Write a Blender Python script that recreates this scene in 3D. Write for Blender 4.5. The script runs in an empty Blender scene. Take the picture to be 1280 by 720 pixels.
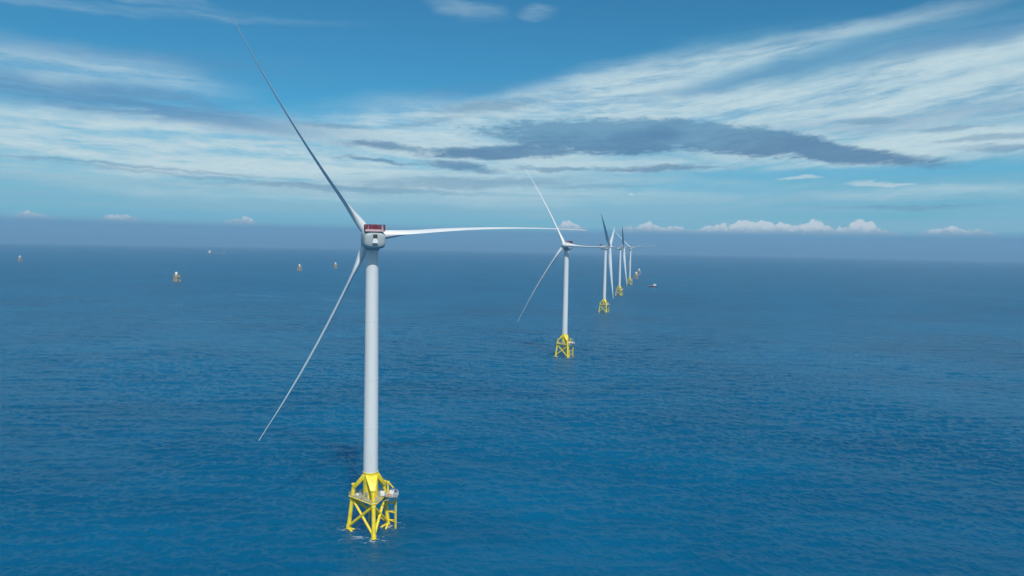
import bpy, bmesh, math, random
import numpy as np
from mathutils import Vector, Matrix
random.seed(7)
R_EARTH = 6371000.0
C = bpy.context.scene.collection
SC = bpy.context.scene

# ------------------------------------------------------------------ camera
CAM_H = 106.0
cam = bpy.data.cameras.new('camera'); cam_o = bpy.data.objects.new('camera', cam); C.objects.link(cam_o)
cam.sensor_width = 36.0; cam.lens = 36.0 * 900.0 / 1280.0
cam.clip_start = 1.0; cam.clip_end = 200000.0
cam_o.matrix_world = (Matrix.Translation((0, 0, CAM_H)) @ Matrix.Rotation(math.radians(90 - 3.21), 4, 'X')
                      @ Matrix.Rotation(math.radians(1.05), 4, 'Z'))
SC.camera = cam_o

# ------------------------------------------------------------------ node helpers
def lin(r, g, b):
    f = lambda c: (c / 12.92) if c <= 0.04045 else ((c + 0.055) / 1.055) ** 2.4
    return (f(r / 255), f(g / 255), f(b / 255), 1.0)

class G:
    """tiny expression layer over a node tree"""
    def __init__(s, tree): s.t = tree; s.L = tree.links
    def n(s, typ, **kw):
        nd = s.t.nodes.new(typ)
        for k, v in kw.items(): setattr(nd, k, v)
        return nd
    def put(s, sock, v):
        if isinstance(v, E): v = v.s
        if isinstance(v, bpy.types.NodeSocket): s.L.new(v, sock)
        else: sock.default_value = v
    def m(s, op, *a, clamp=False):
        nd = s.n('ShaderNodeMath', operation=op, use_clamp=clamp)
        for i, v in enumerate(a): s.put(nd.inputs[i], v)
        return E(s, nd.outputs[0])
    def vec(s, x, y, z):
        nd = s.n('ShaderNodeCombineXYZ')
        for i, v in enumerate((x, y, z)): s.put(nd.inputs[i], v)
        return nd.outputs[0]
    def noise(s, vec, scale=1.0, detail=4.0, rough=0.5, lac=2.0, dist=0.0, dim='3D'):
        nd = s.n('ShaderNodeTexNoise', noise_dimensions=dim)
        s.L.new(vec, nd.inputs['Vector'])
        nd.inputs['Scale'].default_value = scale; nd.inputs['Detail'].default_value = detail
        nd.inputs['Roughness'].default_value = rough; nd.inputs['Lacunarity'].default_value = lac
        nd.inputs['Distortion'].default_value = dist
        return E(s, nd.outputs[0])
    def sm(s, x, a, b, lo=0.0, hi=1.0):
        nd = s.n('ShaderNodeMapRange', interpolation_type='SMOOTHSTEP')
        s.put(nd.inputs[0], x); s.put(nd.inputs[1], a); s.put(nd.inputs[2], b)
        nd.inputs[3].default_value = lo; nd.inputs[4].default_value = hi
        return E(s, nd.outputs[0])
    def mix(s, f, a, b):
        nd = s.n('ShaderNodeMix', data_type='RGBA')
        s.put(nd.inputs[0], f); s.put(nd.inputs[6], a); s.put(nd.inputs[7], b)
        return nd.outputs[2]

class E:
    def __init__(s, g, sock): s.g = g; s.s = sock
    def __add__(s, o): return s.g.m('ADD', s, o)
    def __radd__(s, o): return s.g.m('ADD', o, s)
    def __sub__(s, o): return s.g.m('SUBTRACT', s, o)
    def __rsub__(s, o): return s.g.m('SUBTRACT', o, s)
    def __mul__(s, o): return s.g.m('MULTIPLY', s, o)
    def __rmul__(s, o): return s.g.m('MULTIPLY', o, s)
    def __truediv__(s, o): return s.g.m('DIVIDE', s, o)
    def mx(s, o): return s.g.m('MAXIMUM', s, o)
    def mn(s, o): return s.g.m('MINIMUM', s, o)

# ------------------------------------------------------------------ world
SUN_EL, SUN_AZ = 46.0, 163.0      # azimuth clockwise from +Y (the view), so the sun is high behind the camera
w = bpy.data.worlds.new('World'); SC.world = w; w.use_nodes = True
wt = w.node_tree; wt.nodes.clear(); g = G(wt)
out = g.n('ShaderNodeOutputWorld'); bg = g.n('ShaderNodeBackground')
bg.inputs['Strength'].default_value = 0.1
wt.links.new(bg.outputs[0], out.inputs[0])
sky = g.n('ShaderNodeTexSky', sky_type='NISHITA'); sky.sun_disc = False
sky.sun_elevation = math.radians(SUN_EL); sky.sun_rotation = math.radians(SUN_AZ)
sky.altitude = 100.0; sky.air_density = 1.0; sky.dust_density = 0.6; sky.ozone_density = 2.0
tint = g.n('ShaderNodeMix', data_type='RGBA', blend_type='MULTIPLY'); tint.inputs[0].default_value = 1.0
wt.links.new(sky.outputs[0], tint.inputs[6]); tint.inputs[7].default_value = (0.24, 0.77, 0.93, 1)
tc = g.n('ShaderNodeTexCoord'); sep = g.n('ShaderNodeSeparateXYZ'); wt.links.new(tc.outputs['Generated'], sep.inputs[0])
X, Y, Z = [E(g, sep.outputs[i]) for i in range(3)]
AZ = g.m('ARCTAN2', X, Y) * 57.29578
EL = g.m('ARCSINE', Z) * 57.29578
# streaks: fibres lean up to the right on the right-hand side of the view
LEAN = g.sm(AZ, -8, 30) * 0.20
ELr = EL - LEAN * AZ * 0.48
warp1 = g.noise(g.vec(AZ * 0.045, EL * 0.12, 3.1), 1, 5, 0.55) - 0.5
warp2 = g.noise(g.vec(AZ * 0.10, EL * 0.28, 9.7), 1, 6, 0.6) - 0.5
warp3 = g.noise(g.vec(AZ * 0.45, EL * 1.1, 5.3), 1, 5, 0.6) - 0.5
fib = g.noise(g.vec(AZ * 0.055, ELr * 0.62 + warp1 * 1.2, 1.7), 1, 9, 0.62, dist=0.35)
fib2 = g.noise(g.vec(AZ * 0.16, ELr * 1.5 + warp2 * 1.5, 7.7), 1, 8, 0.62, dist=0.3)
puff = g.noise(g.vec(AZ * 0.30, EL * 0.75, 12.3), 1, 8, 0.6, dist=0.2)
WA = AZ + warp1 * 7 + warp2 * 3
WE = EL + warp1 * 2.6 + warp2 * 2.2

def blob(az, el, ra, re, rot=0.0, soft=0.6, a=None, e=None, wob=0.0):
    a = WA if a is None else a; e = WE if e is None else e
    c, s_ = math.cos(math.radians(rot)), math.sin(math.radians(rot))
    dx = a - az; dy = e - el
    u = (dx * c + dy * s_) / ra; v = (dy * c - dx * s_) / re
    d = g.m('SQRT', u * u + v * v)
    if wob: d = d + (puff - 0.5) * wob
    return g.sm(d, 1 + soft, 1 - soft)

def over(col, amt, c): return g.mix(amt, col, tuple(x * 10 for x in c[:3]) + (1,))
WHITE = lin(197, 219, 226); WHITE2 = lin(160, 200, 216); VEIL = lin(128, 182, 208)
GREY = lin(92, 146, 188); GREYL = lin(116, 164, 196); DARK = lin(96, 140, 178); BANK = lin(104, 150, 187)
col = tint.outputs[2]
low0 = g.sm(EL, 9.5, 1.5)
col = over(col, low0 * 0.75, lin(118, 178, 206))
# thin veil over the lower sky, its top edge climbing to the right
top = g.m('MAXIMUM', 9.2, 9.2 + (AZ + 8) * 0.26).mn(15.5)
veil = g.sm(WE - top, 1.6, -2.4)
tex = fib * 0.5 + fib2 * 0.5
veil = veil * g.sm(tex, 0.32, 0.58)
col = over(col, veil * 0.80, VEIL)
# bright sheets of cirrus: (azimuth, elevation, half width, half height, lean, softness, strength)
sheet = None
for (a_, e_, ra, re, ro, so, k_) in (
        (-31, 11.3, 8, 1.3, -2, 0.8, 0.62), (-34, 7.9, 5, 0.9, 2, 0.8, 0.9), (-23, 6.6, 20, 2.6, -1, 0.45, 0.99),
        (-17, 8.0, 11, 1.6, 3, 0.6, 0.92), (-8, 8.3, 9, 2.6, 4, 0.6, 0.95), (-3, 6.8, 12, 1.6, 2, 0.6, 0.85), (-2, 10.4, 9, 1.2, 12, 0.7, 0.9),
        (7, 12.0, 9, 1.5, 10, 0.7, 0.95), (13, 13.4, 9, 0.9, 9, 0.8, 0.85), (22, 15.0, 9, 0.6, 8, 0.9, 0.6), (14, 10.9, 16, 1.2, 2, 0.6, 0.95),
        (29, 12.3, 11, 1.2, 10, 0.7, 0.95), (30, 10.2, 14, 1.8, 4, 0.55, 0.95), (20, 10.0, 12, 1.0, 0, 0.6, 0.9), (28, 7.5, 13, 1.3, -2, 0.5, 0.95), (6, 6.8, 12, 0.6, 0, 0.7, 0.85),
        (-32, 16.9, 8, 0.4, -2, 0.9, 0.35), (-28, 15.6, 10, 0.3, 3, 0.9, 0.22), (-4.5, 17.6, 2.2, 0.5, -8, 0.9, 0.3), (0.8, 17.4, 1.0, 0.4, 0, 0.9, 0.4),
        (-14, 4.6, 28, 1.4, 0, 0.8, 0.74), (30, 4.4, 8, 0.45, 0, 0.8, 0.5), (10, 4.6, 8, 0.3, 0, 0.8, 0.4)):
    b_ = blob(a_, e_, ra, re, ro, so)
    b_ = b_ * k_ if k_ < 1 else b_
    sheet = b_ if sheet is None else sheet.mx(b_)
brk = g.sm(tex, 0.37, 0.56)
fine = g.noise(g.vec(AZ * 0.9 + ELr * 0.5, ELr * 3.2, 21.0), 1, 6, 0.65, dist=0.4)
col = over(col, (sheet * (brk * 0.58 + 0.34 + (fine - 0.5) * 0.6)).mx(0.0).mn(0.97), WHITE)
# violet-grey shade in the left sheet, blue stripes in the right one
gl = blob(-28, 9.6, 13, 0.95, -5, 0.7).mx(blob(-26, 12.6, 9, 0.7, 0, 0.9) * 0.5)
gl = gl.mx(blob(20, 12.9, 8, 0.45, 7, 0.8) * 0.75).mx(blob(29, 14.0, 10, 0.9, 7, 0.7) * 0.85)
gl = gl.mx(blob(29, 9.3, 8, 0.5, 2, 0.9) * 0.5).mx(blob(-3, 12.4, 5, 0.5, 10, 0.8) * 0.4)
col = over(col, gl * g.sm(fib2, 0.28, 0.56) * 0.85, GREY)
# clear gap under the sheets at right
gap = blob(27, 5.75, 13, 0.42, 0, 0.5, e=EL + warp2 * 0.6).mx(blob(13, 4.9, 8, 0.35, 0, 0.8) * 0.6)
col = over(col, gap * 0.75, lin(104, 178, 212))
# long lens-shaped shadowed cloud and its small companions
WA2 = AZ + warp2 * 1.6 + warp3 * 1.0
WE2 = EL + warp2 * 0.9 + warp3 * 0.75
def dk(*p, **k): return blob(*p, a=WA2, e=WE2, **k)
rag = g.noise(g.vec(AZ * 0.75, ELr * 2.6, 31.0), 1, 7, 0.68, dist=0.5) - 0.5
def dq(a_, e_, ra, re, ro, so, wob):
    c, s_ = math.cos(math.radians(ro)), math.sin(math.radians(ro)); dx = WA2 - a_; dy = WE2 - e_
    u = (dx * c + dy * s_) / ra; v = (dy * c - dx * s_) / re
    return g.sm(g.m('SQRT', u * u + v * v) + rag * wob + (puff - 0.5) * wob * 0.6, 1 + so, 1 - so)
lens = dq(7.8, 8.8, 10.0, 1.25, -1, 0.22, 1.2)
lens = lens.mx(dq(15.5, 8.6, 8.0, 1.15, -8, 0.2, 0.9))
lens = lens.mx(dq(23.0, 7.35, 7.0, 0.6, -9, 0.34, 1.0))
lens = lens.mx(dq(-0.5, 7.5, 6.3, 0.5, 3, 0.36, 1.1))
small = None
for (a_, e_, ra, re, ro, k_) in ((-10.0, 7.6, 3.0, 0.27, -2, 1), (-4.4, 6.25, 2.8, 0.32, -3, 1), (-10.5, 6.5, 2.8, 0.16, -4, 0.9),
        (-2.0, 10.9, 3.6, 0.50, 7, 0.9), (-6.5, 9.6, 3, 0.2, 10, 0.5), (3.5, 6.3, 3.0, 0.16, 0, 0.7), (11.0, 6.35, 4.5, 0.2, 0, 0.9), (26.0, 9.4, 2.0, 0.2, 0, 0.75),
        (33.5, 7.8, 3.0, 0.25, 2, 0.6), (34.5, 7.0, 3.0, 0.25, 0, 0.6), (31, 8.6, 2.5, 0.14, 0, 0.6), (-29.0, 5.15, 9.0, 0.11, -2, 0.5), (-22.0, 4.55, 10.0, 0.13, -3, 0.45),
        (-13.0, 4.3, 8.0, 0.25, 0, 0.7), (-4.0, 5.0, 8.0, 0.4, 2, 0.6), (-14, 8.9, 2.5, 0.2, -4, 0.6), (28, 3.3, 4.5, 0.16, 0, 0.5), (6, 4.9, 4, 0.2, 0, 0.4)):
    b_ = dq(a_, e_, ra, re, ro, 0.6, 1.5) * k_
    small = b_ if small is None else small.mx(b_)
shade = g.mix(g.sm(EL + warp2 * 2.5 + (puff - 0.5) * 5.0 + (fib2 - 0.5) * 5.0, 6.9, 10.2), DARK, GREYL)
shade10 = g.n('ShaderNodeMix', data_type='RGBA', blend_type='MULTIPLY'); shade10.inputs[0].default_value = 1
wt.links.new(shade, shade10.inputs[6]); shade10.inputs[7].default_value = (9, 9, 9, 1)
col = g.mix(lens.mx(small * 0.85) * 0.92, col, shade10.outputs[2])
# layered horizontal haze strata low down
st = g.noise(g.vec(AZ * 0.028, EL * 1.6 + warp2 * 0.5, 4.4), 1, 5, 0.5)
low = g.sm(EL, 6.4, 3.0)
col = over(col, low * g.sm(st, 0.40, 0.66) * 0.55, lin(140, 184, 206))
col = over(col, low * g.sm(st, 0.46, 0.30) * 0.45, lin(120, 176, 206))
# far cumulus: rounded tops over a flat base at the head of the haze bank
base_el = 1.40 + warp1 * 0.3
bump = g.noise(g.vec(AZ * 0.55, 0.0, 2.2), 1, 2, 0.5)
bump2 = g.noise(g.vec(AZ * 1.7, EL * 1.7, 2.9), 1, 5, 0.6)
def env(az, wd): return g.sm(g.m('ABSOLUTE', AZ - az), wd, 0)
en = (env(19.5, 9.5) * 1.0).mx(env(4.6, 1.8) * 0.85).mx(env(-20.7, 1.6) * 0.6).mx(env(-28.6, 2.0) * 0.5)
en = en.mx(env(-33.6, 1.8) * 0.4).mx(env(31.5, 3.5) * 0.5).mx(env(11, 4) * 0.75).mx(env(25.5, 4) * 0.7)
h = en * (bump * 2.0 - 0.30) * 1.5 + (bump2 - 0.5) * 1.5 * en.mn(0.6)
cum = g.sm(base_el + h - EL, -0.03, 0.10) * g.sm(EL - base_el, -0.30, 0.10) * g.sm(en, 0.0, 0.25)
tone = g.sm(EL - base_el + (bump2 - 0.5) * 1.2, 0.0, 0.7)
cc = g.mix(tone, lin(152, 176, 198), lin(210, 218, 226))
cc10 = g.n('ShaderNodeMix', data_type='RGBA', blend_type='MULTIPLY'); cc10.inputs[0].default_value = 1
wt.links.new(cc, cc10.inputs[6]); cc10.inputs[7].default_value = (10, 10, 10, 1)
col = g.mix(cum * 0.78, col, cc10.outputs[2])
for (a_, e_, r_, q_) in ((26.0, 5.0, 1.3, 0.2), (27.6, 4.85, 1.2, 0.12), (9.2, 4.3, 0.25, 0.12), (21.5, 5.5, 1.3, 0.1)):
    col = over(col, dk(a_, e_, r_, q_, 0, soft=0.5, wob=0.9) * 0.7, lin(190, 212, 222))
# unseen broken cloud beside, behind and overhead, added to make the fill light neutral
side = g.m('ABSOLUTE', AZ)
oc = g.sm(side, 70, 105).mx(g.sm(EL, 62, 80) * 0.5) * g.sm(EL, 3, 9)
on = g.noise(tc.outputs['Generated'], 3.2, 7, 0.6, dist=0.4)
col = over(col, oc * g.sm(on, 0.40, 0.60) * 0.85, lin(216, 224, 228))
# haze bank along the horizon
bank = g.sm(EL + warp1 * 0.35, 1.75, 1.05)
col = over(col, bank * 0.93, BANK)
g.put(bg.inputs['Color'], col)
w.cycles.sampling_method = 'MANUAL'; w.cycles.sample_map_resolution = 1024

# ------------------------------------------------------------------ sun, exposure, engine
sun = bpy.data.lights.new('sun', 'SUN'); sun.energy = 3.6; sun.angle = math.radians(0.53); sun.color = (1.0, 0.95, 0.88)
sun_o = bpy.data.objects.new('sun', sun); C.objects.link(sun_o)
sd = Vector((math.sin(math.radians(SUN_AZ)) * math.cos(math.radians(SUN_EL)),
             math.cos(math.radians(SUN_AZ)) * math.cos(math.radians(SUN_EL)), math.sin(math.radians(SUN_EL))))
sun_o.rotation_euler = sd.to_track_quat('Z', 'Y').to_euler(); sun_o.location = (0, -50, 300)
SC.view_settings.view_transform = 'Standard'; SC.view_settings.look = 'None'
SC.view_settings.exposure = 0.0; SC.view_settings.gamma = 1.0; SC.view_settings.use_curve_mapping = False
SC.render.engine = 'CYCLES'
SC.cycles.use_denoising = True
SC.cycles.max_bounces = 5; SC.cycles.volume_bounces = 0; SC.cycles.transparent_max_bounces = 6
SC.cycles.sample_clamp_indirect = 3.0; SC.cycles.sample_clamp_direct = 6.0

# ------------------------------------------------------------------ materials
def drop(x, y): return -(x * x + y * y) / 2 / R_EARTH

def paint(name, rgb, rough=0.45, grime=0.12, scale=0.35, grimecol=None, metal=0.0, streak=False):
    m = bpy.data.materials.new(name); m.use_nodes = True
    t = m.node_tree; q = G(t); b = t.nodes['Principled BSDF']
    geo = q.n('ShaderNodeTexCoord'); s3 = q.n('ShaderNodeSeparateXYZ'); t.links.new(geo.outputs['Object'], s3.inputs[0])
    x, y, z = [E(q, s3.outputs[i]) for i in range(3)]
    v = q.vec(x * 3.0, y * 3.0, z * 0.25) if streak else q.vec(x, y, z)
    n1 = q.noise(v, scale, 6, 0.6)
    n2 = q.noise(q.vec(x, y, z), scale * 6, 4, 0.6)
    gc = grimecol or tuple(c * 0.62 for c in rgb)
    f = q.sm(n1, 0.42, 0.75) * grime * 3 + q.sm(n2, 0.5, 0.8) * grime
    q.put(b.inputs['Base Color'], q.mix(f.mn(1.0), (*rgb, 1), (*gc, 1)))
    q.put(b.inputs['Roughness'], n2 * 0.2 + (rough - 0.1))
    b.inputs['Metallic'].default_value = metal
    return m
M = {
    'tower': paint('tower_paint', (0.62, 0.66, 0.67), 0.42, 0.10, 0.12, streak=True),
    'blade': paint('blade_paint', (0.68, 0.71, 0.72), 0.34, 0.05, 0.10),
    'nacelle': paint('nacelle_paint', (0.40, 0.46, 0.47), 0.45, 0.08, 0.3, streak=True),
    'dark': paint('dark_opening', (0.03, 0.035, 0.04), 0.7, 0.1),
    'yellow': paint('jacket_yellow', (0.84, 0.67, 0.035), 0.42, 0.16, 0.5, grimecol=(0.46, 0.32, 0.05)),
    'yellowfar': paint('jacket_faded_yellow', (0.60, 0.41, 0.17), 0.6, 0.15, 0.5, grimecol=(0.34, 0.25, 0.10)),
    'red': paint('deck_red', (0.17, 0.010, 0.03), 0.5, 0.15, 0.8),
    'pink': paint('deck_pink_trim', (0.58, 0.40, 0.44), 0.5, 0.12, 0.8),
    'deck': paint('deck_grating', (0.36, 0.37, 0.36), 0.7, 0.2, 1.2),
    'white': paint('white_paint', (0.78, 0.79, 0.78), 0.4, 0.06, 0.8),
    'orange': paint('orange_paint', (0.70, 0.20, 0.03), 0.5, 0.12, 0.9),
    'steel': paint('galvanised_steel', (0.42, 0.44, 0.46), 0.4, 0.15, 1.0, metal=0.4),
    'navy': paint('hull_navy', (0.035, 0.04, 0.12), 0.45, 0.1, 0.3),
    'antifoul': paint('hull_red', (0.28, 0.03, 0.04), 0.5, 0.1, 0.3),
    'hull': paint('hull_grey_blue', (0.22, 0.30, 0.40), 0.5, 0.1, 0.05),
    'glass': paint('dark_glass', (0.02, 0.03, 0.04), 0.15, 0.0),
    'weed': paint('tidal_growth', (0.16, 0.14, 0.05), 0.8, 0.3, 1.5),
}

# ------------------------------------------------------------------ water
def make_water():
    m = bpy.data.materials.new('sea_water'); m.use_nodes = True
    t = m.node_tree; q = G(t); b = t.nodes['Principled BSDF']
    geo = q.n('ShaderNodeNewGeometry'); s3 = q.n('ShaderNodeSeparateXYZ'); t.links.new(geo.outputs['Position'], s3.inputs[0])
    x, y = E(q, s3.outputs[0]), E(q, s3.outputs[1])
    P = q.vec(x, y, 0.0)
    patch = q.noise(P, 0.0045, 4, 0.55, dist=0.4)
    patch2 = q.noise(q.vec(x * 0.35, y, 2.0), 0.016, 4, 0.6)
    slick = q.noise(q.vec(x * 0.0016, y * 0.0075, 4.0), 1, 4, 0.55, dist=0.8)
    sl = q.sm(q.m('ABSOLUTE', slick - 0.5), 0.0, 0.016, 1.0, 0.0)      # thin slick lines
    wind = q.sm(patch * 0.6 + patch2 * 0.4, 0.30, 0.70)
    swell = q.noise(q.vec(x * 0.8 + y * 0.25, y, 0.0), 0.028, 3, 0.5)
    wave = q.noise(q.vec(x * 0.75 - y * 0.2, y, 5.0), 0.11, 5, 0.62, dist=0.25)
    rip = q.noise(q.vec(x, y, 9.0), 0.55, 5, 0.62, dist=0.3)
    hgt = wave * 0.5 + rip * (wind * 0.30 + 0.42)
    ub = q.n('ShaderNodeAttribute'); ub.attribute_name = 'unresolved'; hgt = hgt * 0.8 + (wave * 1.8 + swell * 2.4) * E(q, ub.outputs['Fac'])
    bp = q.n('ShaderNodeBump'); bp.inputs['Strength'].default_value = 1.0; bp.inputs['Distance'].default_value = 1.0
    q.put(bp.inputs['Height'], hgt); t.links.new(bp.outputs[0], b.inputs['Normal'])
    c1 = q.mix(wind, (0.0001, 0.074, 0.168, 1), (0.0002, 0.120, 0.252, 1))
    q.put(b.inputs['Base Color'], c1)
    # 'unresolved': share of the wave slopes too small for the mesh at that spot, carried as roughness and bump instead
    ua = q.n('ShaderNodeAttribute'); ua.attribute_name = 'unresolved'; un = E(q, ua.outputs['Fac'])
    q.put(b.inputs['Roughness'], 0.15 + un * 0.20 - sl * 0.04)
    b.inputs['IOR'].default_value = 1.333; b.inputs['Specular IOR Level'].default_value = 0.24
    # light scattered back up from within the sea
    b.subsurface_method = 'BURLEY'; b.inputs['Subsurface Weight'].default_value = 1.0
    b.inputs['Subsurface Radius'].default_value = (18.0, 38.0, 50.0); b.inputs['Subsurface Scale'].default_value = 1.0
    return m
M['water'] = make_water()

def make_foam(name, thr=0.52, scale=0.6, amt=0.85, stretch=1.0):
    m = bpy.data.materials.new(name); m.use_nodes = True
    t = m.node_tree; q = G(t); b = t.nodes['Principled BSDF']
    uv = q.n('ShaderNodeAttribute'); uv.attribute_name = 'fade'
    geo = q.n('ShaderNodeNewGeometry'); s3 = q.n('ShaderNodeSeparateXYZ'); t.links.new(geo.outputs['Position'], s3.inputs[0])
    x, y = E(q, s3.outputs[0]), E(q, s3.outputs[1])
    n1 = q.noise(q.vec(x * stretch, y, 0), scale, 6, 0.65, dist=0.8)
    fade = E(q, uv.outputs['Fac'])
    a = q.sm(n1 + fade * 0.22, thr, thr + 0.12) * q.sm(fade, 0.0, 0.4) * amt
    b.inputs['Base Color'].default_value = (0.72, 0.78, 0.80, 1); b.inputs['Roughness'].default_value = 0.8
    q.put(b.inputs['Alpha'], a)
    return m
M['foam'] = make_foam('foam_lace', 0.66, 0.8, 0.5, 0.4)
M['wake'] = make_foam('wake_foam', 0.55, 0.05, 0.18)

def link(name, me, mat, parent=None, smooth=True):
    o = bpy.data.objects.new(name, me); C.objects.link(o)
    if mat is not None: me.materials.append(mat)
    if smooth:
        me.polygons.foreach_set('use_smooth', [True] * len(me.polygons))
        me.set_sharp_from_angle(angle=math.radians(35)) if hasattr(me, 'set_sharp_from_angle') else None
    if parent: o.parent = parent
    return o

def tag(o, label=None, cat=None, group=None, kind=None):
    for k, v in (('label', label), ('category', cat), ('group', group), ('kind', kind)):
        if v: o[k] = v
    return o

SEA = {}
def sea_z(x, y):
    """height of the water at a place, read off the sea mesh"""
    r_, a = math.hypot(x, y), math.atan2(y, x)
    R_, A_, Z_ = SEA['rings'], SEA['ang'], SEA['z']
    i = int(min(max(np.searchsorted(R_, r_) - 1, 0), len(R_) - 2)); k = int(min(max(np.searchsorted(A_, a) - 1, 0), len(A_) - 2))
    u = (r_ - R_[i]) / (R_[i + 1] - R_[i]); v = (a - A_[k]) / (A_[k + 1] - A_[k])
    return float((Z_[i, k] * (1 - u) + Z_[i + 1, k] * u) * (1 - v) + (Z_[i, k + 1] * (1 - u) + Z_[i + 1, k + 1] * u) * v)

def sea_sheet():
    """one sheet to beyond the horizon, following the earth's curve; real waves wherever the mesh is fine enough to carry them"""
    rings = [0.0, 12.0]; r = 24.0
    while r < 40000:
        rings.append(r)
        r += max(0.5, 0.42 * r * r / 76000) if 185 < r < 3000 else max(8.0, r * 0.045)
    rings.append(40000.0)
    ang = list(np.radians(np.arange(44, 136.001, 0.045))) + list(np.radians(np.arange(138, 403, 2.0)))
    rings = np.array(rings); ang = np.array(ang); nr, na = len(rings), len(ang)
    dr = np.gradient(rings)
    RR, AA = np.meshgrid(rings[1:], ang, indexing='ij'); DR = np.repeat(dr[1:, None], na, 1)
    DA = np.repeat((np.abs(np.gradient(np.unwrap(ang))))[None, :], nr - 1, 0) * RR
    xx = RR * np.cos(AA); yy = RR * np.sin(AA); zz = np.zeros_like(xx)
    rg = np.random.default_rng(11); NW = 90; res = np.zeros_like(xx)
    # gusts: slowly varying strength of the wind sea
    gust = np.ones_like(xx)
    for k in range(10):
        L = rg.uniform(60, 420); a = rg.uniform(0, 2 * math.pi)
        gust += 0.10 * np.sin((xx * math.cos(a) * 0.6 + yy * math.sin(a)) * 2 * math.pi / L + rg.uniform(0, 6.28))
    gust = np.clip(gust, 0.35, 1.8)
    for k in range(NW):
        lam = 1.5 * (32 / 1.5) ** ((k + rg.uniform(0, 1)) / NW)
        th = math.radians(84 + rg.normal() * (38 if lam < 14 else 26))
        slope = 0.040 if lam < 8 else (0.024 if lam < 16 else 0.012)
        amp = slope * lam / (2 * math.pi)
        cx, cy = math.cos(th), math.sin(th)
        # spacing of the mesh along this wave decides whether it can be carried
        sp = np.maximum(DR * np.abs(cx * np.cos(AA) + cy * np.sin(AA)), DA * np.abs(-cx * np.sin(AA) + cy * np.cos(AA)))
        f = np.clip((lam / np.maximum(sp, 1e-3) - 2.0) / 1.4, 0, 1)
        ph = (xx * cx + yy * cy) * 2 * math.pi / lam + rg.uniform(0, 6.28)
        w_ = np.sin(ph)
        res += f / NW
        zz += amp * f * (gust if lam < 20 else 1.0) * (w_ + 0.18 * np.cos(2 * ph))
    zz += -RR * RR / 2 / R_EARTH
    SEA['rings'], SEA['ang'], SEA['z'] = rings[1:], ang, zz
    co = np.concatenate([[[0, 0, 0]], np.stack([xx, yy, zz], -1).reshape(-1, 3)]).astype(np.float32)
    i0 = (np.arange(nr - 2)[:, None] * na + np.arange(na)[None, :]); i1 = (np.arange(nr - 2)[:, None] * na + (np.arange(na)[None, :] + 1) % na)
    quads = np.stack([i0, i0 + na, i1 + na, i1], -1).reshape(-1, 4) + 1
    tris = np.stack([np.zeros(na, int), 1 + np.arange(na), 1 + (np.arange(na) + 1) % na], -1)
    me = bpy.data.meshes.new('sea'); me.vertices.add(len(co)); me.vertices.foreach_set('co', co.ravel())
    nl = quads.size + tris.size; me.loops.add(nl); me.polygons.add(len(quads) + len(tris))
    me.loops.foreach_set('vertex_index', np.concatenate([quads.ravel(), tris.ravel()]).astype(np.int32))
    me.polygons.foreach_set('loop_start', np.concatenate([np.arange(len(quads)) * 4, quads.size + np.arange(len(tris)) * 3]).astype(np.int32))
    me.update(calc_edges=True)
    at = me.attributes.new('unresolved', 'FLOAT', 'POINT'); at.data.foreach_set('value', np.concatenate([[1.0], (1 - res).ravel()]).astype(np.float32))
    me.polygons.foreach_set('use_smooth', [True] * len(me.polygons))
    o = link('sea', me, M['water'], smooth=False)
    return tag(o, 'deep blue open sea with fine wind ripples', None, None, 'structure')
sea = sea_sheet()

# ------------------------------------------------------------------ haze
hb = bmesh.new(); bmesh.ops.create_cube(hb, size=1.0)
for v in hb.verts:
    v.co = Vector((v.co.x * 84000, v.co.y * 84000, -127.5 if v.co.z < 0 else 215.0))
hm = bpy.data.meshes.new('haze'); hb.to_mesh(hm); hb.free()
HZ = bpy.data.materials.new('haze_air'); HZ.use_nodes = True; ht = HZ.node_tree; ht.nodes.clear()
ho = ht.nodes.new('ShaderNodeOutputMaterial'); hv = ht.nodes.new('ShaderNodeVolumePrincipled')
hv.inputs['Color'].default_value = (0.36, 0.66, 0.95, 1); hv.inputs['Density'].default_value = 7.5e-5
hv.inputs['Anisotropy'].default_value = 0.0
ht.links.new(hv.outputs[0], ho.inputs['Volume'])
haze = link('haze', hm, HZ, smooth=False); tag(haze, 'pale blue sea haze', None, None, 'stuff')

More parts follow.
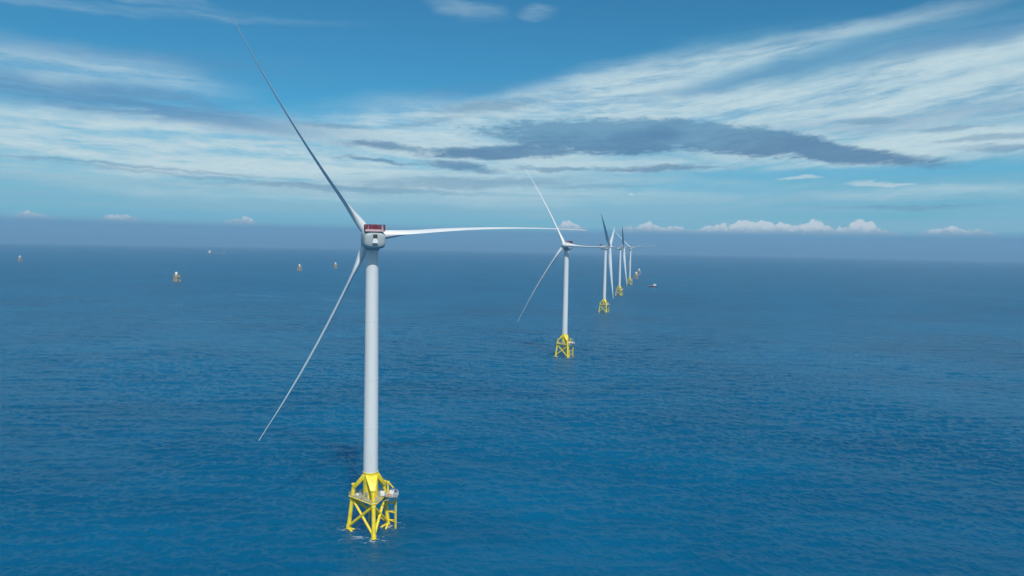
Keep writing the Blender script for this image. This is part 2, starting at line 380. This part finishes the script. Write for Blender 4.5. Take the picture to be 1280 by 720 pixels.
# ------------------------------------------------------------------ mesh builder
class MB:
    def __init__(s): s.v = []; s.f = []
    def add(s, vs, fs):
        o = len(s.v); s.v += [tuple(v) for v in vs]; s.f += [tuple(i + o for i in f) for f in fs]; return s
    def tube(s, p0, p1, r0, r1=None, n=14, cap=True):
        r1 = r0 if r1 is None else r1
        p0, p1 = Vector(p0), Vector(p1); d = (p1 - p0).normalized()
        a = d.orthogonal().normalized(); b = d.cross(a)
        vs = []
        for p, r in ((p0, r0), (p1, r1)):
            for k in range(n):
                t = 2 * math.pi * k / n; vs.append(p + a * (r * math.cos(t)) + b * (r * math.sin(t)))
        fs = [(k, (k + 1) % n, n + (k + 1) % n, n + k) for k in range(n)]
        if cap: fs += [tuple(range(n - 1, -1, -1)), tuple(range(n, 2 * n))]
        return s.add(vs, fs)
    def lathe(s, prof, c=(0, 0, 0), n=40, mtx=None, cap=True):
        vs = []
        for (r, z) in prof:
            for k in range(n):
                t = 2 * math.pi * k / n; p = Vector((c[0] + r * math.cos(t), c[1] + r * math.sin(t), c[2] + z))
                vs.append(mtx @ p if mtx else p)
        fs = []
        for i in range(len(prof) - 1):
            for k in range(n):
                k2 = (k + 1) % n; fs.append((i * n + k, i * n + k2, (i + 1) * n + k2, (i + 1) * n + k))
        if cap: fs += [tuple(range(n - 1, -1, -1)), tuple(range((len(prof) - 1) * n, len(prof) * n))]
        return s.add(vs, fs)
    def box(s, x0, x1, y0, y1, z0, z1, mtx=None):
        vs = [Vector(p) for p in ((x0, y0, z0), (x1, y0, z0), (x1, y1, z0), (x0, y1, z0), (x0, y0, z1), (x1, y0, z1), (x1, y1, z1), (x0, y1, z1))]
        if mtx: vs = [mtx @ v for v in vs]
        return s.add(vs, [(0, 3, 2, 1), (4, 5, 6, 7), (0, 1, 5, 4), (1, 2, 6, 5), (2, 3, 7, 6), (3, 0, 4, 7)])
    def beam(s, p0, p1, w0, h0, w1, h1, side=None):
        """tapered box beam from p0 to p1; w across, h the other way"""
        p0, p1 = Vector(p0), Vector(p1); d = (p1 - p0).normalized()
        a = side.normalized() if side else d.cross(Vector((0, 0, 1))).normalized()
        b = d.cross(a).normalized(); vs = []
        for p, ww, hh in ((p0, w0, h0), (p1, w1, h1)):
            for sx, sy in ((-1, -1), (1, -1), (1, 1), (-1, 1)): vs.append(p + a * (sx * ww / 2) + b * (sy * hh / 2))
        return s.add(vs, [(3, 2, 1, 0), (4, 5, 6, 7), (0, 1, 5, 4), (1, 2, 6, 5), (2, 3, 7, 6), (3, 0, 4, 7)])
    def prism(s, pts, z0, z1):
        n = len(pts); vs = [(x, y, z0) for x, y in pts] + [(x, y, z1) for x, y in pts]
        return s.add(vs, [tuple(range(n - 1, -1, -1)), tuple(range(n, 2 * n))] + [(k, (k + 1) % n, n + (k + 1) % n, n + k) for k in range(n)])
    def loft(s, secs, cap=True):
        n = len(secs[0]); vs = [p for sec in secs for p in sec]; fs = []
        for i in range(len(secs) - 1):
            for k in range(n):
                k2 = (k + 1) % n; fs.append((i * n + k, i * n + k2, (i + 1) * n + k2, (i + 1) * n + k))
        if cap: fs += [tuple(range(n - 1, -1, -1)), tuple(range((len(secs) - 1) * n, len(secs) * n))]
        return s.add(vs, fs)
    def mesh(s, name, bevel=0.0, seg=2):
        me = bpy.data.meshes.new(name); me.from_pydata([tuple(v) for v in s.v], [], s.f); me.update()
        bm = bmesh.new(); bm.from_mesh(me); bmesh.ops.recalc_face_normals(bm, faces=bm.faces)
        if bevel:
            es = [e for e in bm.edges if len(e.link_faces) == 2 and e.calc_face_angle(0) > 0.6]
            bmesh.ops.bevel(bm, geom=es, offset=bevel, segments=seg, affect='EDGES', profile=0.5)
        bm.to_mesh(me); bm.free(); return me
    def build(s, name, mat, parent=None, bevel=0.0, seg=2):
        return link(name, s.mesh(name, bevel, seg), mat, parent)

def empty(name, loc=(0, 0, 0), rz=0.0):
    o = bpy.data.objects.new(name, None); C.objects.link(o); o.location = loc; o.rotation_euler = (0, 0, rz); return o

def copy_tree(o, parent=None):
    c = o.copy(); C.objects.link(c); c.parent = parent
    for ch in o.children: copy_tree(ch, c)
    return c

# ------------------------------------------------------------------ jacket foundation (three legs)
LEG_ANG = [math.radians(a) for a in (50, 170, 290)]
DECK = 13.2; TOPZ = 17.3; COL = 22.5
def RL(z): return 8.6 - 0.125 * z
def legp(i, z, dr=0.0):
    r = RL(z) + dr; return Vector((r * math.cos(LEG_ANG[i]), r * math.sin(LEG_ANG[i]), z))

def railing(pts, z, post=0.05, hgt=1.15, step=1.6, closed=True, rails=(0.55, 1.1)):
    b = MB(); n = len(pts)
    for i in range(n if closed else n - 1):
        p, q = Vector((*pts[i], z)), Vector((*pts[(i + 1) % n], z)); L = (q - p).length; k = max(1, round(L / step))
        for j in range(k):
            a = p.lerp(q, j / k); b.tube(a, a + Vector((0, 0, hgt)), post, n=6)
        for r in rails: b.tube(p + Vector((0, 0, r)), q + Vector((0, 0, r)), post * 0.8, n=6)
    return b

def make_jacket(root, yel, tower=True):
    for i in range(3):
        b = MB(); b.tube(legp(i, -4), legp(i, TOPZ), 0.76, 0.72, 20)
        for zz in (1.2, DECK - 1.0): b.tube(legp(i, zz - 0.7), legp(i, zz + 0.7), 0.9, 0.9, 20)   # node cans
        lg = b.build('leg', yel, root)
        b = MB(); b.tube(legp(i, -0.5), legp(i, 1.0), 0.78, 0.78, 20, cap=False); b.build('tidal_growth_band', M['weed'], lg)
        b = MB(); b.tube(legp(i, TOPZ), legp(i, TOPZ + 0.25), 0.98, 0.98, 20); b.build('leg_cap', yel, lg)
    for i in range(3):
        j = (i + 1) % 3
        for (a, c) in ((i, j), (j, i)):
            w_ = 0.54 if (a, c) == (i, j) else 0.46
            b = MB(); b.tube(legp(a, 1.4), legp(c, DECK - 1.2), w_, w_, 16); b.build('cross_brace', yel, root)
            b = MB(); b.tube(legp(a, 1.0), legp(a, 1.0).lerp(legp(c, -9.0), 0.5), 0.40, 0.40, 14); b.build('lower_brace', yel, root)
    # transition piece: column and three tapered box struts
    b = MB(); b.lathe([(2.45, DECK - 1.5), (2.7, DECK - 0.5), (2.74, DECK), (2.74, COL), (2.9, COL + 0.02), (2.9, COL + 0.28), (2.74, COL + 0.3)], n=40)
    tp = b.build('transition_piece', yel, root)
    for i in range(3):
        a = LEG_ANG[i]; u = Vector((math.cos(a), math.sin(a), 0)); tdir = Vector((-math.sin(a), math.cos(a), 0))
        b = MB(); b.beam(u * 1.6 + Vector((0, 0, COL - 0.9)), legp(i, 15.9, 0.1), 4.6, 1.7, 1.3, 1.2, tdir)
        b.build('strut', yel, root, bevel=0.12)
        b = MB(); b.beam(u * 2.0 + Vector((0, 0, DECK - 0.9)), legp(i, DECK - 1.1), 0.8, 0.9, 0.8, 0.9, tdir); b.build('deck_girder', yel, root)
    # deck: triangle with cut corners and a rounded laydown platform to the right
    pts = []
    for i in range(3):
        for s_ in (-1, 1):
            r = RL(DECK) + 1.0; a = LEG_ANG[i] + s_ * 0.13; pts.append((r * math.cos(a), r * math.sin(a)))
    b = MB(); b.prism(pts, DECK, DECK + 0.22)
    dk_ = b.build('deck', M['deck'], root)
    b = MB()
    for k in range(6):
        p, q = Vector((*pts[k], DECK - 0.1)), Vector((*pts[(k + 1) % 6], DECK - 0.1)); b.tube(p, q, 0.22, n=10)
    b.build('edge_beam', yel, dk_)
    railing(pts, DECK + 0.22).build('railing', yel, dk_)
    ca = math.radians(10); cx, cy = 7.6 * math.cos(ca), 7.6 * math.sin(ca)
    lp = [(cx + 2.7 * math.cos(math.radians(t)), cy + 2.7 * math.sin(math.radians(t))) for t in range(0, 360, 24)]
    b = MB(); b.prism(lp, DECK + 0.24, DECK + 0.5); pf = b.build('laydown_platform', M['deck'], root)
    railing(lp, DECK + 0.5, step=1.2).build('railing', M['white'], pf)
    b = MB()
    for t in (-1.2, 1.2): b.tube((4.6, t + 0.6, DECK - 1.6), (cx + 2.6, cy + t, DECK + 0.1), 0.16, n=8)
    b.build('platform_strut', M['steel'], pf)
    # equipment on the deck
    b = MB(); b.tube((6.0, 2.6, DECK + 0.3), (6.0, 2.6, DECK + 4.4), 0.38, 0.32, 16); b.tube((6.0, 2.6, DECK + 4.3), (6.0, 2.6, DECK + 5.0), 0.6, 0.6, 16)
    cr = b.build('crane', M['yellow'], root)
    b = MB(); b.beam((6.0, 2.6, DECK + 4.8), (8.6, -0.2, DECK + 3.4), 0.4, 0.5, 0.25, 0.3); b.build('crane_boom', M['yellow'], cr)
    for (x, y, sx, sy, sz, mm, nm) in ((4.6, -0.3, 1.5, 1.2, 1.7, 'white', 'cabinet'), (7.6, 1.9, 1.7, 1.3, 1.3, 'white', 'cabinet'),
                                       (8.9, 0.4, 1.0, 0.9, 1.0, 'steel', 'cabinet'), (4.4, 1.8, 0.9, 0.9, 1.5, 'red', 'cabinet'),
                                       (7.0, -0.6, 1.1, 0.8, 0.8, 'orange', 'crate'), (-2.2, -3.6, 0.9, 0.6, 1.1, 'steel', 'cabinet'),
                                       (8.4, 2.6, 0.8, 0.8, 1.0, 'red', 'crate'), (-4.6, -0.8, 0.8, 0.6, 0.9, 'white', 'cabinet')):
        b = MB(); b.box(x - sx / 2, x + sx / 2, y - sy / 2, y + sy / 2, DECK + 0.52, DECK + 0.52 + sz); b.build(nm, M[mm], root, bevel=0.06)
    # boat landing: two fender tubes with rungs beside the right leg
    u = Vector((math.cos(math.radians(10)), math.sin(math.radians(10)), 0)); t_ = Vector((-u.y, u.x, 0))
    bl0 = u * 9.4 + t_ * 3.4
    b = MB()
    for s_ in (-1.0, 1.0):
        b.tube(bl0 + t_ * s_ + Vector((0, 0, -3)), bl0 + t_ * s_ + Vector((0, 0, 10.5)), 0.26, n=12)
    land = b.build('boat_landing', yel, root)
    b = MB()
    for k in range(16): b.tube(bl0 - t_ * 0.35 - u * 0.5 + Vector((0, 0, 0.3 + k * 0.62)), bl0 + t_ * 0.35 - u * 0.5 + Vector((0, 0, 0.3 + k * 0.62)), 0.05, n=6)
    for s_ in (-0.35, 0.35): b.tube(bl0 + t_ * s_ - u * 0.5 + Vector((0, 0, -1)), bl0 + t_ * s_ - u * 0.5 + Vector((0, 0, DECK + 1)), 0.07, n=6)
    b.build('ladder', yel, land)
    for zz in (2.2, 5.6, 9.2):
        b = MB(); b.tube(legp(0, zz), bl0 + t_ + Vector((0, 0, zz)), 0.2, n=8); b.tube(legp(0, zz), bl0 - t_ + Vector((0, 0, zz)), 0.2, n=8)
        b.tube(bl0 - t_ + Vector((0, 0, zz)), bl0 + t_ + Vector((0, 0, zz)), 0.16, n=8)
        b.build('landing_bracket', yel, land)
    # cable tubes down the middle
    b = MB()
    for (x, y) in ((0.8, 1.6), (-0.6, 2.0)): b.tube((x, y, DECK), (x * 2.4, y * 2.0, -4), 0.2, n=10)
    b.build('cable_tube', yel, root)

# ------------------------------------------------------------------ turbine parts, nacelle frame: +Y upwind, origin on the tower axis at hub height
def blade_mesh():
    N = 26; secs = []; L = 84.6
    S = [0, .015, .04, .07, .11, .16, .21, .27, .34, .42, .5, .58, .66, .74, .82, .88, .93, .965, .985, 1]
    for s_ in S:
        if s_ < .22:
            k = max(0.0, min(1.0, (s_ - .02) / .19)); k = k * k * (3 - 2 * k)
            ch = 3.5 + (5.1 - 3.5) * k; th = 3.5 + (1.75 - 3.5) * k; blend = k
        else:
            q = (s_ - .22) / .78; ch = 5.1 * (1 - q) ** 0.92 * 0.86 + 5.1 * 0.14 * (1 - q ** 6); ch = max(ch, 0.8)
            th = max(ch * (0.36 - 0.07 * min(1, q * 1.6)), 0.40); blend = 1
        tw = math.radians(9) * (1 - min(1, s_ / 0.75)) ** 1.6
        bend = -7.0 * s_ ** 2
        sec = []
        for j in range(N):
            a = 2 * math.pi * j / N; cx, sy = math.cos(a), math.sin(a)
            xc = cx * ch / 2; yc = sy * th / 2
            # airfoil: blunt leading edge (+X), sharp trailing edge, pitch axis at 30% chord
            t = (1 - cx) / 2
            ya = th / 2 * sy * (1 - blend * 0.82 * t) * (1 if sy > 0 else (1 - 0.35 * blend * t))
            xa = xc - blend * ch * 0.18
            if blend: ya += blend * 0.03 * ch * math.sin(math.pi * t)
            x = xa * math.cos(tw) - ya * math.sin(tw); y = xa * math.sin(tw) + ya * math.cos(tw)
            sec.append(Vector((x, y + bend, 1.9 + s_ * L)))
        secs.append(sec)
    return MB().loft(secs).mesh('blade')

def rsq(w_, h_, y, zc, p=5.0, n=40, xc=0.0):
    out_ = []
    for k in range(n):
        a = 2 * math.pi * k / n; c, s_ = math.cos(a), math.sin(a)
        out_.append(Vector((xc + w_ / 2 * math.copysign(abs(c) ** (2 / p), c), y, zc + h_ / 2 * math.copysign(abs(s_) ** (2 / p), s_))))
    return out_

def make_nacelle(root):
    secs = [rsq(4.4, 3.2, -9.62, -0.1, 2.8), rsq(5.9, 4.5, -9.45, -0.15, 3), rsq(6.9, 5.2, -9.05, -0.2, 3.4), rsq(7.5, 5.7, -8.2, -0.25, 4), rsq(7.8, 6.0, -6, -0.3, 5),
            rsq(7.85, 6.1, 0, -0.35, 6), rsq(7.6, 6.1, 3.2, -0.3, 6), rsq(6.4, 5.8, 4.6, 0.0, 4), rsq(4.8, 4.8, 5.4, 0.4, 2.6)]
    for sec in secs:                                                # tilted with the rotor shaft, rear face leaning under
        for v_ in sec:
            lean = max(0.0, -v_.y - 5.0) / 4.6
            v_.y += lean * (2.6 - v_.z) * 0.16; v_.z += v_.y * 0.05
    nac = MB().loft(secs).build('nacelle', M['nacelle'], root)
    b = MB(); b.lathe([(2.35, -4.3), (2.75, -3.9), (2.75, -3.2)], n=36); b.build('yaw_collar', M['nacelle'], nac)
    # rear service opening and the light flap below it
    b = MB(); b.box(-0.75, 0.75, -9.45, -8.6, -0.5, 1.35); b.build('service_opening', M['dark'], nac, bevel=0.05)
    b = MB(); b.add([(-0.62, -9.5, -0.1), (0.62, -9.5, -0.1), (0.95, -9.75, -1.7), (-0.95, -9.75, -1.7),
           (-0.62, -8.6, -0.1), (0.62, -8.6, -0.1), (0.95, -8.6, -1.7), (-0.95, -8.6, -1.7)], [(0, 1, 2, 3), (7, 6, 5, 4), (0, 4, 5, 1), (3, 2, 6, 7), (0, 3, 7, 4), (1, 5, 6, 2)])
    b.build('service_flap', M['tower'], nac)
    # hoist deck with red barrier panels
    b = MB(); b.box(-3.45, 3.45, -9.5, -4.2, 2.3, 2.72); dk_ = b.build('hoist_deck', M['pink'], nac, bevel=0.08)
    z0, z1 = 2.76, 4.7
    def panel(p, q, a=z0, c=z1, nm='barrier_panel', mt_='red'):
        m_ = MB(); p, q = Vector((*p, 0)), Vector((*q, 0)); d = (q - p); L = d.length; d.normalize(); n_ = d.cross(Vector((0, 0, 1)))
        mt = Matrix(((d.x, n_.x, 0, p.x), (d.y, n_.y, 0, p.y), (0, 0, 1, 0), (0, 0, 0, 1)))
        m_.box(0, L, -0.05, 0.05, a, c, mt); m_.build(nm, M[mt_], dk_)
    xs = [-3.35, -2.4, -1.2, 0.0, 1.2, 2.1]
    for k, (a, c) in enumerate(zip(xs[:-1], xs[1:])): panel((a + 0.06, -9.4), (c - 0.06, -9.4), z0 + (0.35 if k else 0))
    panel((2.2, -9.4), (2.75, -9.4), z0, z0 + 1.2, 'deck_gate', 'pink'); panel((2.8, -9.4), (3.3, -9.4), z0 + 0.2, z1 - 0.5)
    for x in (-3.35, 3.35):
        for k in range(1): panel((x, -9.25 + k * 1.7), (x, -7.7 + k * 1.7))
    rl = railing([(-3.4, -9.46), (3.4, -9.46), (3.4, -4.3), (-3.4, -4.3)], 2.72, post=0.06, hgt=2.1, step=1.2, rails=(1.0, 2.05))
    rl.build('railing', M['red'], dk_)
    b = MB(); b.box(-3.35, 2.1, -9.5, -9.45, 2.76, 3.08); b.build('toe_board', M['pink'], dk_)
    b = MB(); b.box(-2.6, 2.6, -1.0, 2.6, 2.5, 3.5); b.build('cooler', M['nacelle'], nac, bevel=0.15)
    b = MB(); b.tube((1.6, -3.4, 2.6), (1.6, -3.4, 5.6), 0.09, 0.05, 8); b.build('mast', M['white'], dk_)
    return nac

TILT = math.radians(6)
BLADE = None
def make_turbine(yaw_az, th0, over_, pitch=86.0, hubdz=0.0, proto=None, hubz=109.0):
    """yaw_az: compass direction (clockwise from +Y) the rotor faces; th0: first blade angle seen from behind"""
    global BLADE
    if proto is None:
        root = empty('wind_turbine')
        make_jacket(root, M['yellow'])
        prof = []; z0, z1 = COL + 0.3, hubz - 4.2
        cuts = (0.0, 0.2, 0.42, 0.68, 1.0)
        for k, t in enumerate(cuts):
            z = z0 + (z1 - z0) * t; r = 2.72 + (2.25 - 2.72) * (t ** 1.1)
            if 0 < k < 4: prof += [(r, z - 0.22), (r + 0.035, z - 0.2), (r + 0.035, z + 0.2), (r, z + 0.22)]
            else: prof.append((r, z))
        b = MB(); b.lathe(prof, n=56); tw = b.build('tower', M['tower'], root)
        b = MB(); b.box(-0.5, 0.5, -2.95, -2.6, DECK + 0.3, DECK + 2.5, Matrix.Rotation(math.radians(-20), 4, 'Z')); b.build('door', M['steel'], tw, bevel=0.06)
        nac = make_nacelle(root)
        rot = Matrix.Identity(4)
        b = MB(); b.lathe([(2.05, -2.6), (2.3, -2.2), (2.45, -0.8), (2.45, 1.2), (2.25, 2.4), (1.7, 3.3), (0.95, 3.85), (0.25, 4.05)], n=40)
        me = b.mesh('rotor_hub'); me.transform(Matrix.Rotation(math.radians(-90), 4, 'X'))   # z -> +Y
        hub = link('rotor_hub', me, M['tower'], root)
        for k in range(3):
            b = MB(); a = math.radians(120 * k); e = Vector((math.cos(a), 0, math.sin(a)))
            b.tube(e * 1.4, e * 2.25, 1.95, 1.95, 32); b.build('blade_bearing', M['tower'], hub)
        BLADE = blade_mesh()
        bl = [link('blade', BLADE, M['blade'] if not BLADE.materials else None, root) for k in range(3)]
    else:
        root = copy_tree(proto)
    ch = {}
    for o in root.children: ch.setdefault(o.name.split('.')[0], []).append(o)
    yaw = math.radians(-yaw_az)
    NF = Matrix.Translation((0, 0, hubz + hubdz)) @ Matrix.Rotation(yaw, 4, 'Z')
    ch['nacelle'][0].matrix_local = NF
    RF = NF @ Matrix.Rotation(TILT, 4, 'X') @ Matrix.Translation((0, over_, 0))
    ch['rotor_hub'][0].matrix_local = RF @ Matrix.Rotation(math.radians(-th0), 4, 'Y')
    for k, o in enumerate(ch['blade']):
        th = math.radians(th0 + 120 * k)
        e = Vector((math.cos(th), 0, math.sin(th))); t_ = Vector((-math.sin(th), 0, math.cos(th))); n_ = Vector((0, 1, 0))
        m_ = Matrix(((n_.x, t_.x, e.x, 0), (n_.y, t_.y, e.y, 0), (n_.z, t_.z, e.z, 0), (0, 0, 0, 1)))
        o.matrix_local = RF @ m_ @ Matrix.Rotation(math.radians(86 - pitch), 4, 'Z')
    return root

TG = 'wind turbines standing in a row in the sea'
specs = [
    ((-50.9, 261.3), -17.2, 7.5, 8.0, -0.6, 'nearest and largest turbine, seen from behind, with red barriers on top of its nacelle'),
    ((52.3, 700.1), 200.0, 64.2, 8.5, -0.3, 'second nearest white turbine, its nose cone facing the viewer above a yellow base'),
    ((155.2, 1205.8), 105.4, 40.8, 7.4, 0.4, 'third turbine in the row, seen edge-on with one dark blade raised over its hub'),
    ((247.5, 1657.0), 98.6, 39.0, 8.0, 0.3, 'fourth turbine in the row, thin and edge-on, between the third and the farthest one'),
    ((356.6, 2182.0), 34.2, 20.2, 8.5, 0.5, 'farthest and smallest turbine that has a tower, last before the bare yellow bases'),
]
proto = None; turbines = []
for (x, y), az, th, ov, dz, lab in specs:
    t = make_turbine(az, th, ov, hubdz=dz, proto=proto)
    if proto is None: proto = t
    t.location = (x, y, drop(x, y)); tag(t, lab, 'wind turbine', TG); turbines.append(t)

# ------------------------------------------------------------------ bare jackets waiting for their towers
JG = 'bare jacket foundations without towers'
jspecs = [
    ((449.6, 2613.0), 'bare yellow jacket base just beyond the last towered turbine, nearer of the two there'),
    ((543.8, 3088.3), 'bare yellow jacket base at the very end of the turbine row, the farther of two'),
    ((-880.3, 1885.3), 'largest bare jacket base left of the big turbine, with a white cap'),
    ((-834.6, 2823.4), 'small white-capped jacket base, left of the two close together beside the big turbine'),
    ((-785.7, 3199.1), 'small white-capped jacket base closest to the big turbine tower on its left'),
    ((-2333.4, 3410.8), 'tiny white-capped jacket base alone at the far left edge'),
]
jp = None
for (x, y), lab in jspecs:
    if jp is None:
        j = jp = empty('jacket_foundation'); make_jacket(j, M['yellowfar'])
        b = MB(); b.lathe([(3.0, 18.6), (3.2, 18.65), (3.2, 24.0), (2.8, 25.4), (1.6, 26.4), (0.4, 26.8)], n=28); b.build('white_cap', M['white'], j)
    else: j = copy_tree(jp)
    j.location = (x, y, drop(x, y)); tag(j, lab, 'jacket foundation', JG)

# ------------------------------------------------------------------ vessels
def hull(L, B, z0, z1, bow=0.22, fore=0.0, n=14):
    """hull along +X (bow at +X), lofted from stations"""
    secs = []
    for i in range(n + 1):
        t = i / n; x = -L / 2 + L * t
        k = 1.0 if t < 1 - bow else max(0.03, max(0.0, math.cos((t - (1 - bow)) / bow * math.pi / 2)) ** 0.75)
        k *= 0.86 + 0.14 * min(1, t / 0.12)
        top = z1 + fore * max(0, (t - 0.6) / 0.4) ** 1.5
        hw = B / 2 * k; r = 0.72 if t < 1 - bow else 0.72 - 0.4 * (t - (1 - bow)) / bow
        secs.append([Vector((x, -hw, top)), Vector((x, -hw * 0.97, (z0 + top) / 2)), Vector((x, -hw * r, z0)), Vector((x, hw * r, z0)), Vector((x, hw * 0.97, (z0 + top) / 2)), Vector((x, hw, top))])
    return MB().loft(secs)

def crew_vessel():
    r = empty('service_vessel')
    hull(25, 7.4, 0.6, 3.0, 0.3, 1.6).build('hull', M['navy'], r)
    hull(24.4, 7.2, -0.8, 0.6, 0.3).build('bottom_paint', M['antifoul'], r)
    b = MB(); b.box(0.5, 10.0, -3.0, 3.0, 3.0, 6.2); b.box(2.0, 8.0, -2.6, 2.6, 6.2, 8.8); s_ = b.build('wheelhouse', M['white'], r, bevel=0.3)
    b = MB(); b.box(8.0, 8.06, -2.2, 2.2, 7.0, 8.2); b.box(2.6, 7.6, -2.66, -2.61, 7.0, 8.2); b.build('window', M['glass'], s_)
    b = MB(); b.tube((4.0, 0, 8.8), (4.0, 0, 12.5), 0.16, 0.08, 8); b.tube((4.0, -1.3, 11), (4.0, 1.3, 11), 0.07, n=6); b.build('mast', M['white'], s_)
    b = MB(); b.box(-9, -5, -2, 2, 3.0, 4.4); b.build('deck_cargo', M['steel'], r, bevel=0.1)
    railing([(-13.5, -3.2), (-1, -3.4), (-1, 3.4), (-13.5, 3.2)], 3.0, post=0.06).build('railing', M['white'], r)
    return r
v = crew_vessel(); v.location = (409.3, 2091.0, drop(409, 2091)); v.rotation_euler = (0, 0, math.radians(-14))
tag(v, 'small dark-hulled boat with a white wheelhouse on open water right of the turbine row', 'boat')

def cargo_ship():
    r = empty('cargo_ship')
    hull(170, 26, 1.5, 9.0, 0.12, 3.0).build('hull', M['hull'], r)
    hull(168, 25.4, -2.0, 1.5, 0.12).build('bottom_paint', M['hull'], r)
    b = MB(); b.box(-80, -62, -11, 11, 9, 22); b.box(-77, -64, -9, 9, 22, 30); s_ = b.build('superstructure', M['white'], r, bevel=0.6)
    b = MB()
    for k in range(4): b.box(-61.95, -61.8, -9, 9, 11 + k * 2.8, 12.2 + k * 2.8)
    b.box(-63.95, -63.8, -8, 8, 26.4, 28.4); b.build('window', M['glass'], s_)
    b = MB(); b.tube((-76, 0, 30), (-76, 0, 37), 2.4, 2.0, 14); b.build('funnel', M['white'], s_)
    for k in range(5):
        b = MB(); b.box(-52 + k * 24, -34 + k * 24, -10, 10, 9.0, 11.0); b.build('hatch_cover', M['hull'], r, bevel=0.3)
    b = MB(); b.tube((72, 0, 11), (72, 0, 22), 0.5, 0.3, 8); b.build('mast', M['white'], r)
    return r
v = cargo_ship(); v.location = (-2774.0, 6755.0, drop(2774, 6755)); v.rotation_euler = (0, 0, math.radians(-12))
tag(v, 'long pale cargo ship with a white stern block, on the horizon at left', 'cargo ship')

# ------------------------------------------------------------------ foam at the legs and old wakes
def foam_disc(name, x, y, rad, cs, label):
    n, k_ = 110, 34; vs = [(0, 0, 0)]; fs = []; fd = [0.0]
    for i in range(1, k_ + 1):
        for k in range(n):
            a = 2 * math.pi * k / n; vs.append((rad * i / k_ * math.cos(a), rad * i / k_ * math.sin(a), 0))
    for k in range(n): fs.append((0, 1 + k, 1 + (k + 1) % n))
    for i in range(k_ - 1):
        a0 = 1 + i * n
        for k in range(n):
            k2 = (k + 1) % n; fs.append((a0 + k, a0 + n + k, a0 + n + k2, a0 + k2))
    vs = [(a, b, sea_z(x + a, y + b) + 0.10) for a, b, c in vs]
    me = bpy.data.meshes.new(name); me.from_pydata(vs, [], fs)
    at = me.attributes.new('fade', 'FLOAT', 'POINT')
    for i, v_ in enumerate(vs):
        f = 0.0
        for (cx, cy, rr) in cs:
            d = math.hypot((v_[0] - cx) / 1.6, v_[1] - cy) / rr; f = max(f, 1 - d)
        at.data[i].value = max(0.0, f) * max(0.0, min(1.0, (rad - math.hypot(v_[0], v_[1])) / 3))
    o = link(name, me, M['foam']); o.location = (x, y, 0)
    return tag(o, label, None, None, 'stuff')
lc = [(*legp(i, 0).xy, 5.5) for i in range(3)] + [(8.5, 4.5, 4.0), (-4.5, -6.0, 5.0)]
foam_disc('foam', -50.9, 261.3, 20, lc, 'white foam around the legs of the nearest turbine')
foam_disc('foam', 52.3, 700.1, 20, lc, 'white foam around the legs of the second turbine')

def wake(pts, wd, label):
    n = len(pts); vs = []; fs = []; fd = []
    for i, (x, y) in enumerate(pts):
        a, b_ = pts[max(0, i - 1)], pts[min(n - 1, i + 1)]; d = Vector((b_[0] - a[0], b_[1] - a[1])).normalized(); nn = Vector((-d.y, d.x))
        wv = wd * (0.7 + 0.6 * random.random())
        for s_, f in ((-1, 0), (-0.5, 0.7), (0, 1), (0.5, 0.7), (1, 0)):
            px, py = x + nn.x * wv * s_, y + nn.y * wv * s_; vs.append((px, py, sea_z(px, py) + 0.2)); fd.append(f * min(1, i / 4, (n - 1 - i) / 4))
    for i in range(n - 1):
        for k in range(4): fs.append((i * 5 + k, (i + 1) * 5 + k, (i + 1) * 5 + k + 1, i * 5 + k + 1))
    me = bpy.data.meshes.new('wake'); me.from_pydata(vs, [], fs); at = me.attributes.new('fade', 'FLOAT', 'POINT')
    for i, f in enumerate(fd): at.data[i].value = f
    return tag(link('wake', me, M['wake']), label, None, None, 'stuff')
def curve(a, b, c, n=28):
    return [((1 - t) ** 2 * a[0] + 2 * t * (1 - t) * b[0] + t * t * c[0], (1 - t) ** 2 * a[1] + 2 * t * (1 - t) * b[1] + t * t * c[1]) for t in [i / (n - 1) for i in range(n)]]
wake(curve((1300, 2500), (1240, 2050), (1290, 1790)), 7, 'thin pale old wake curving across the sea at right')
wake(curve((-395, 1390), (-300, 1330), (-150, 1345)), 4, 'thin pale streak on the sea left of the second turbine')
wake(curve((-640, 1500), (-500, 1440), (-430, 1420)), 4, 'thin pale streak on the sea below the largest bare jacket base')
wake(curve((900, 2700), (1010, 2660), (1140, 2630)), 5, 'thin pale streak far out on the sea right of the boat')
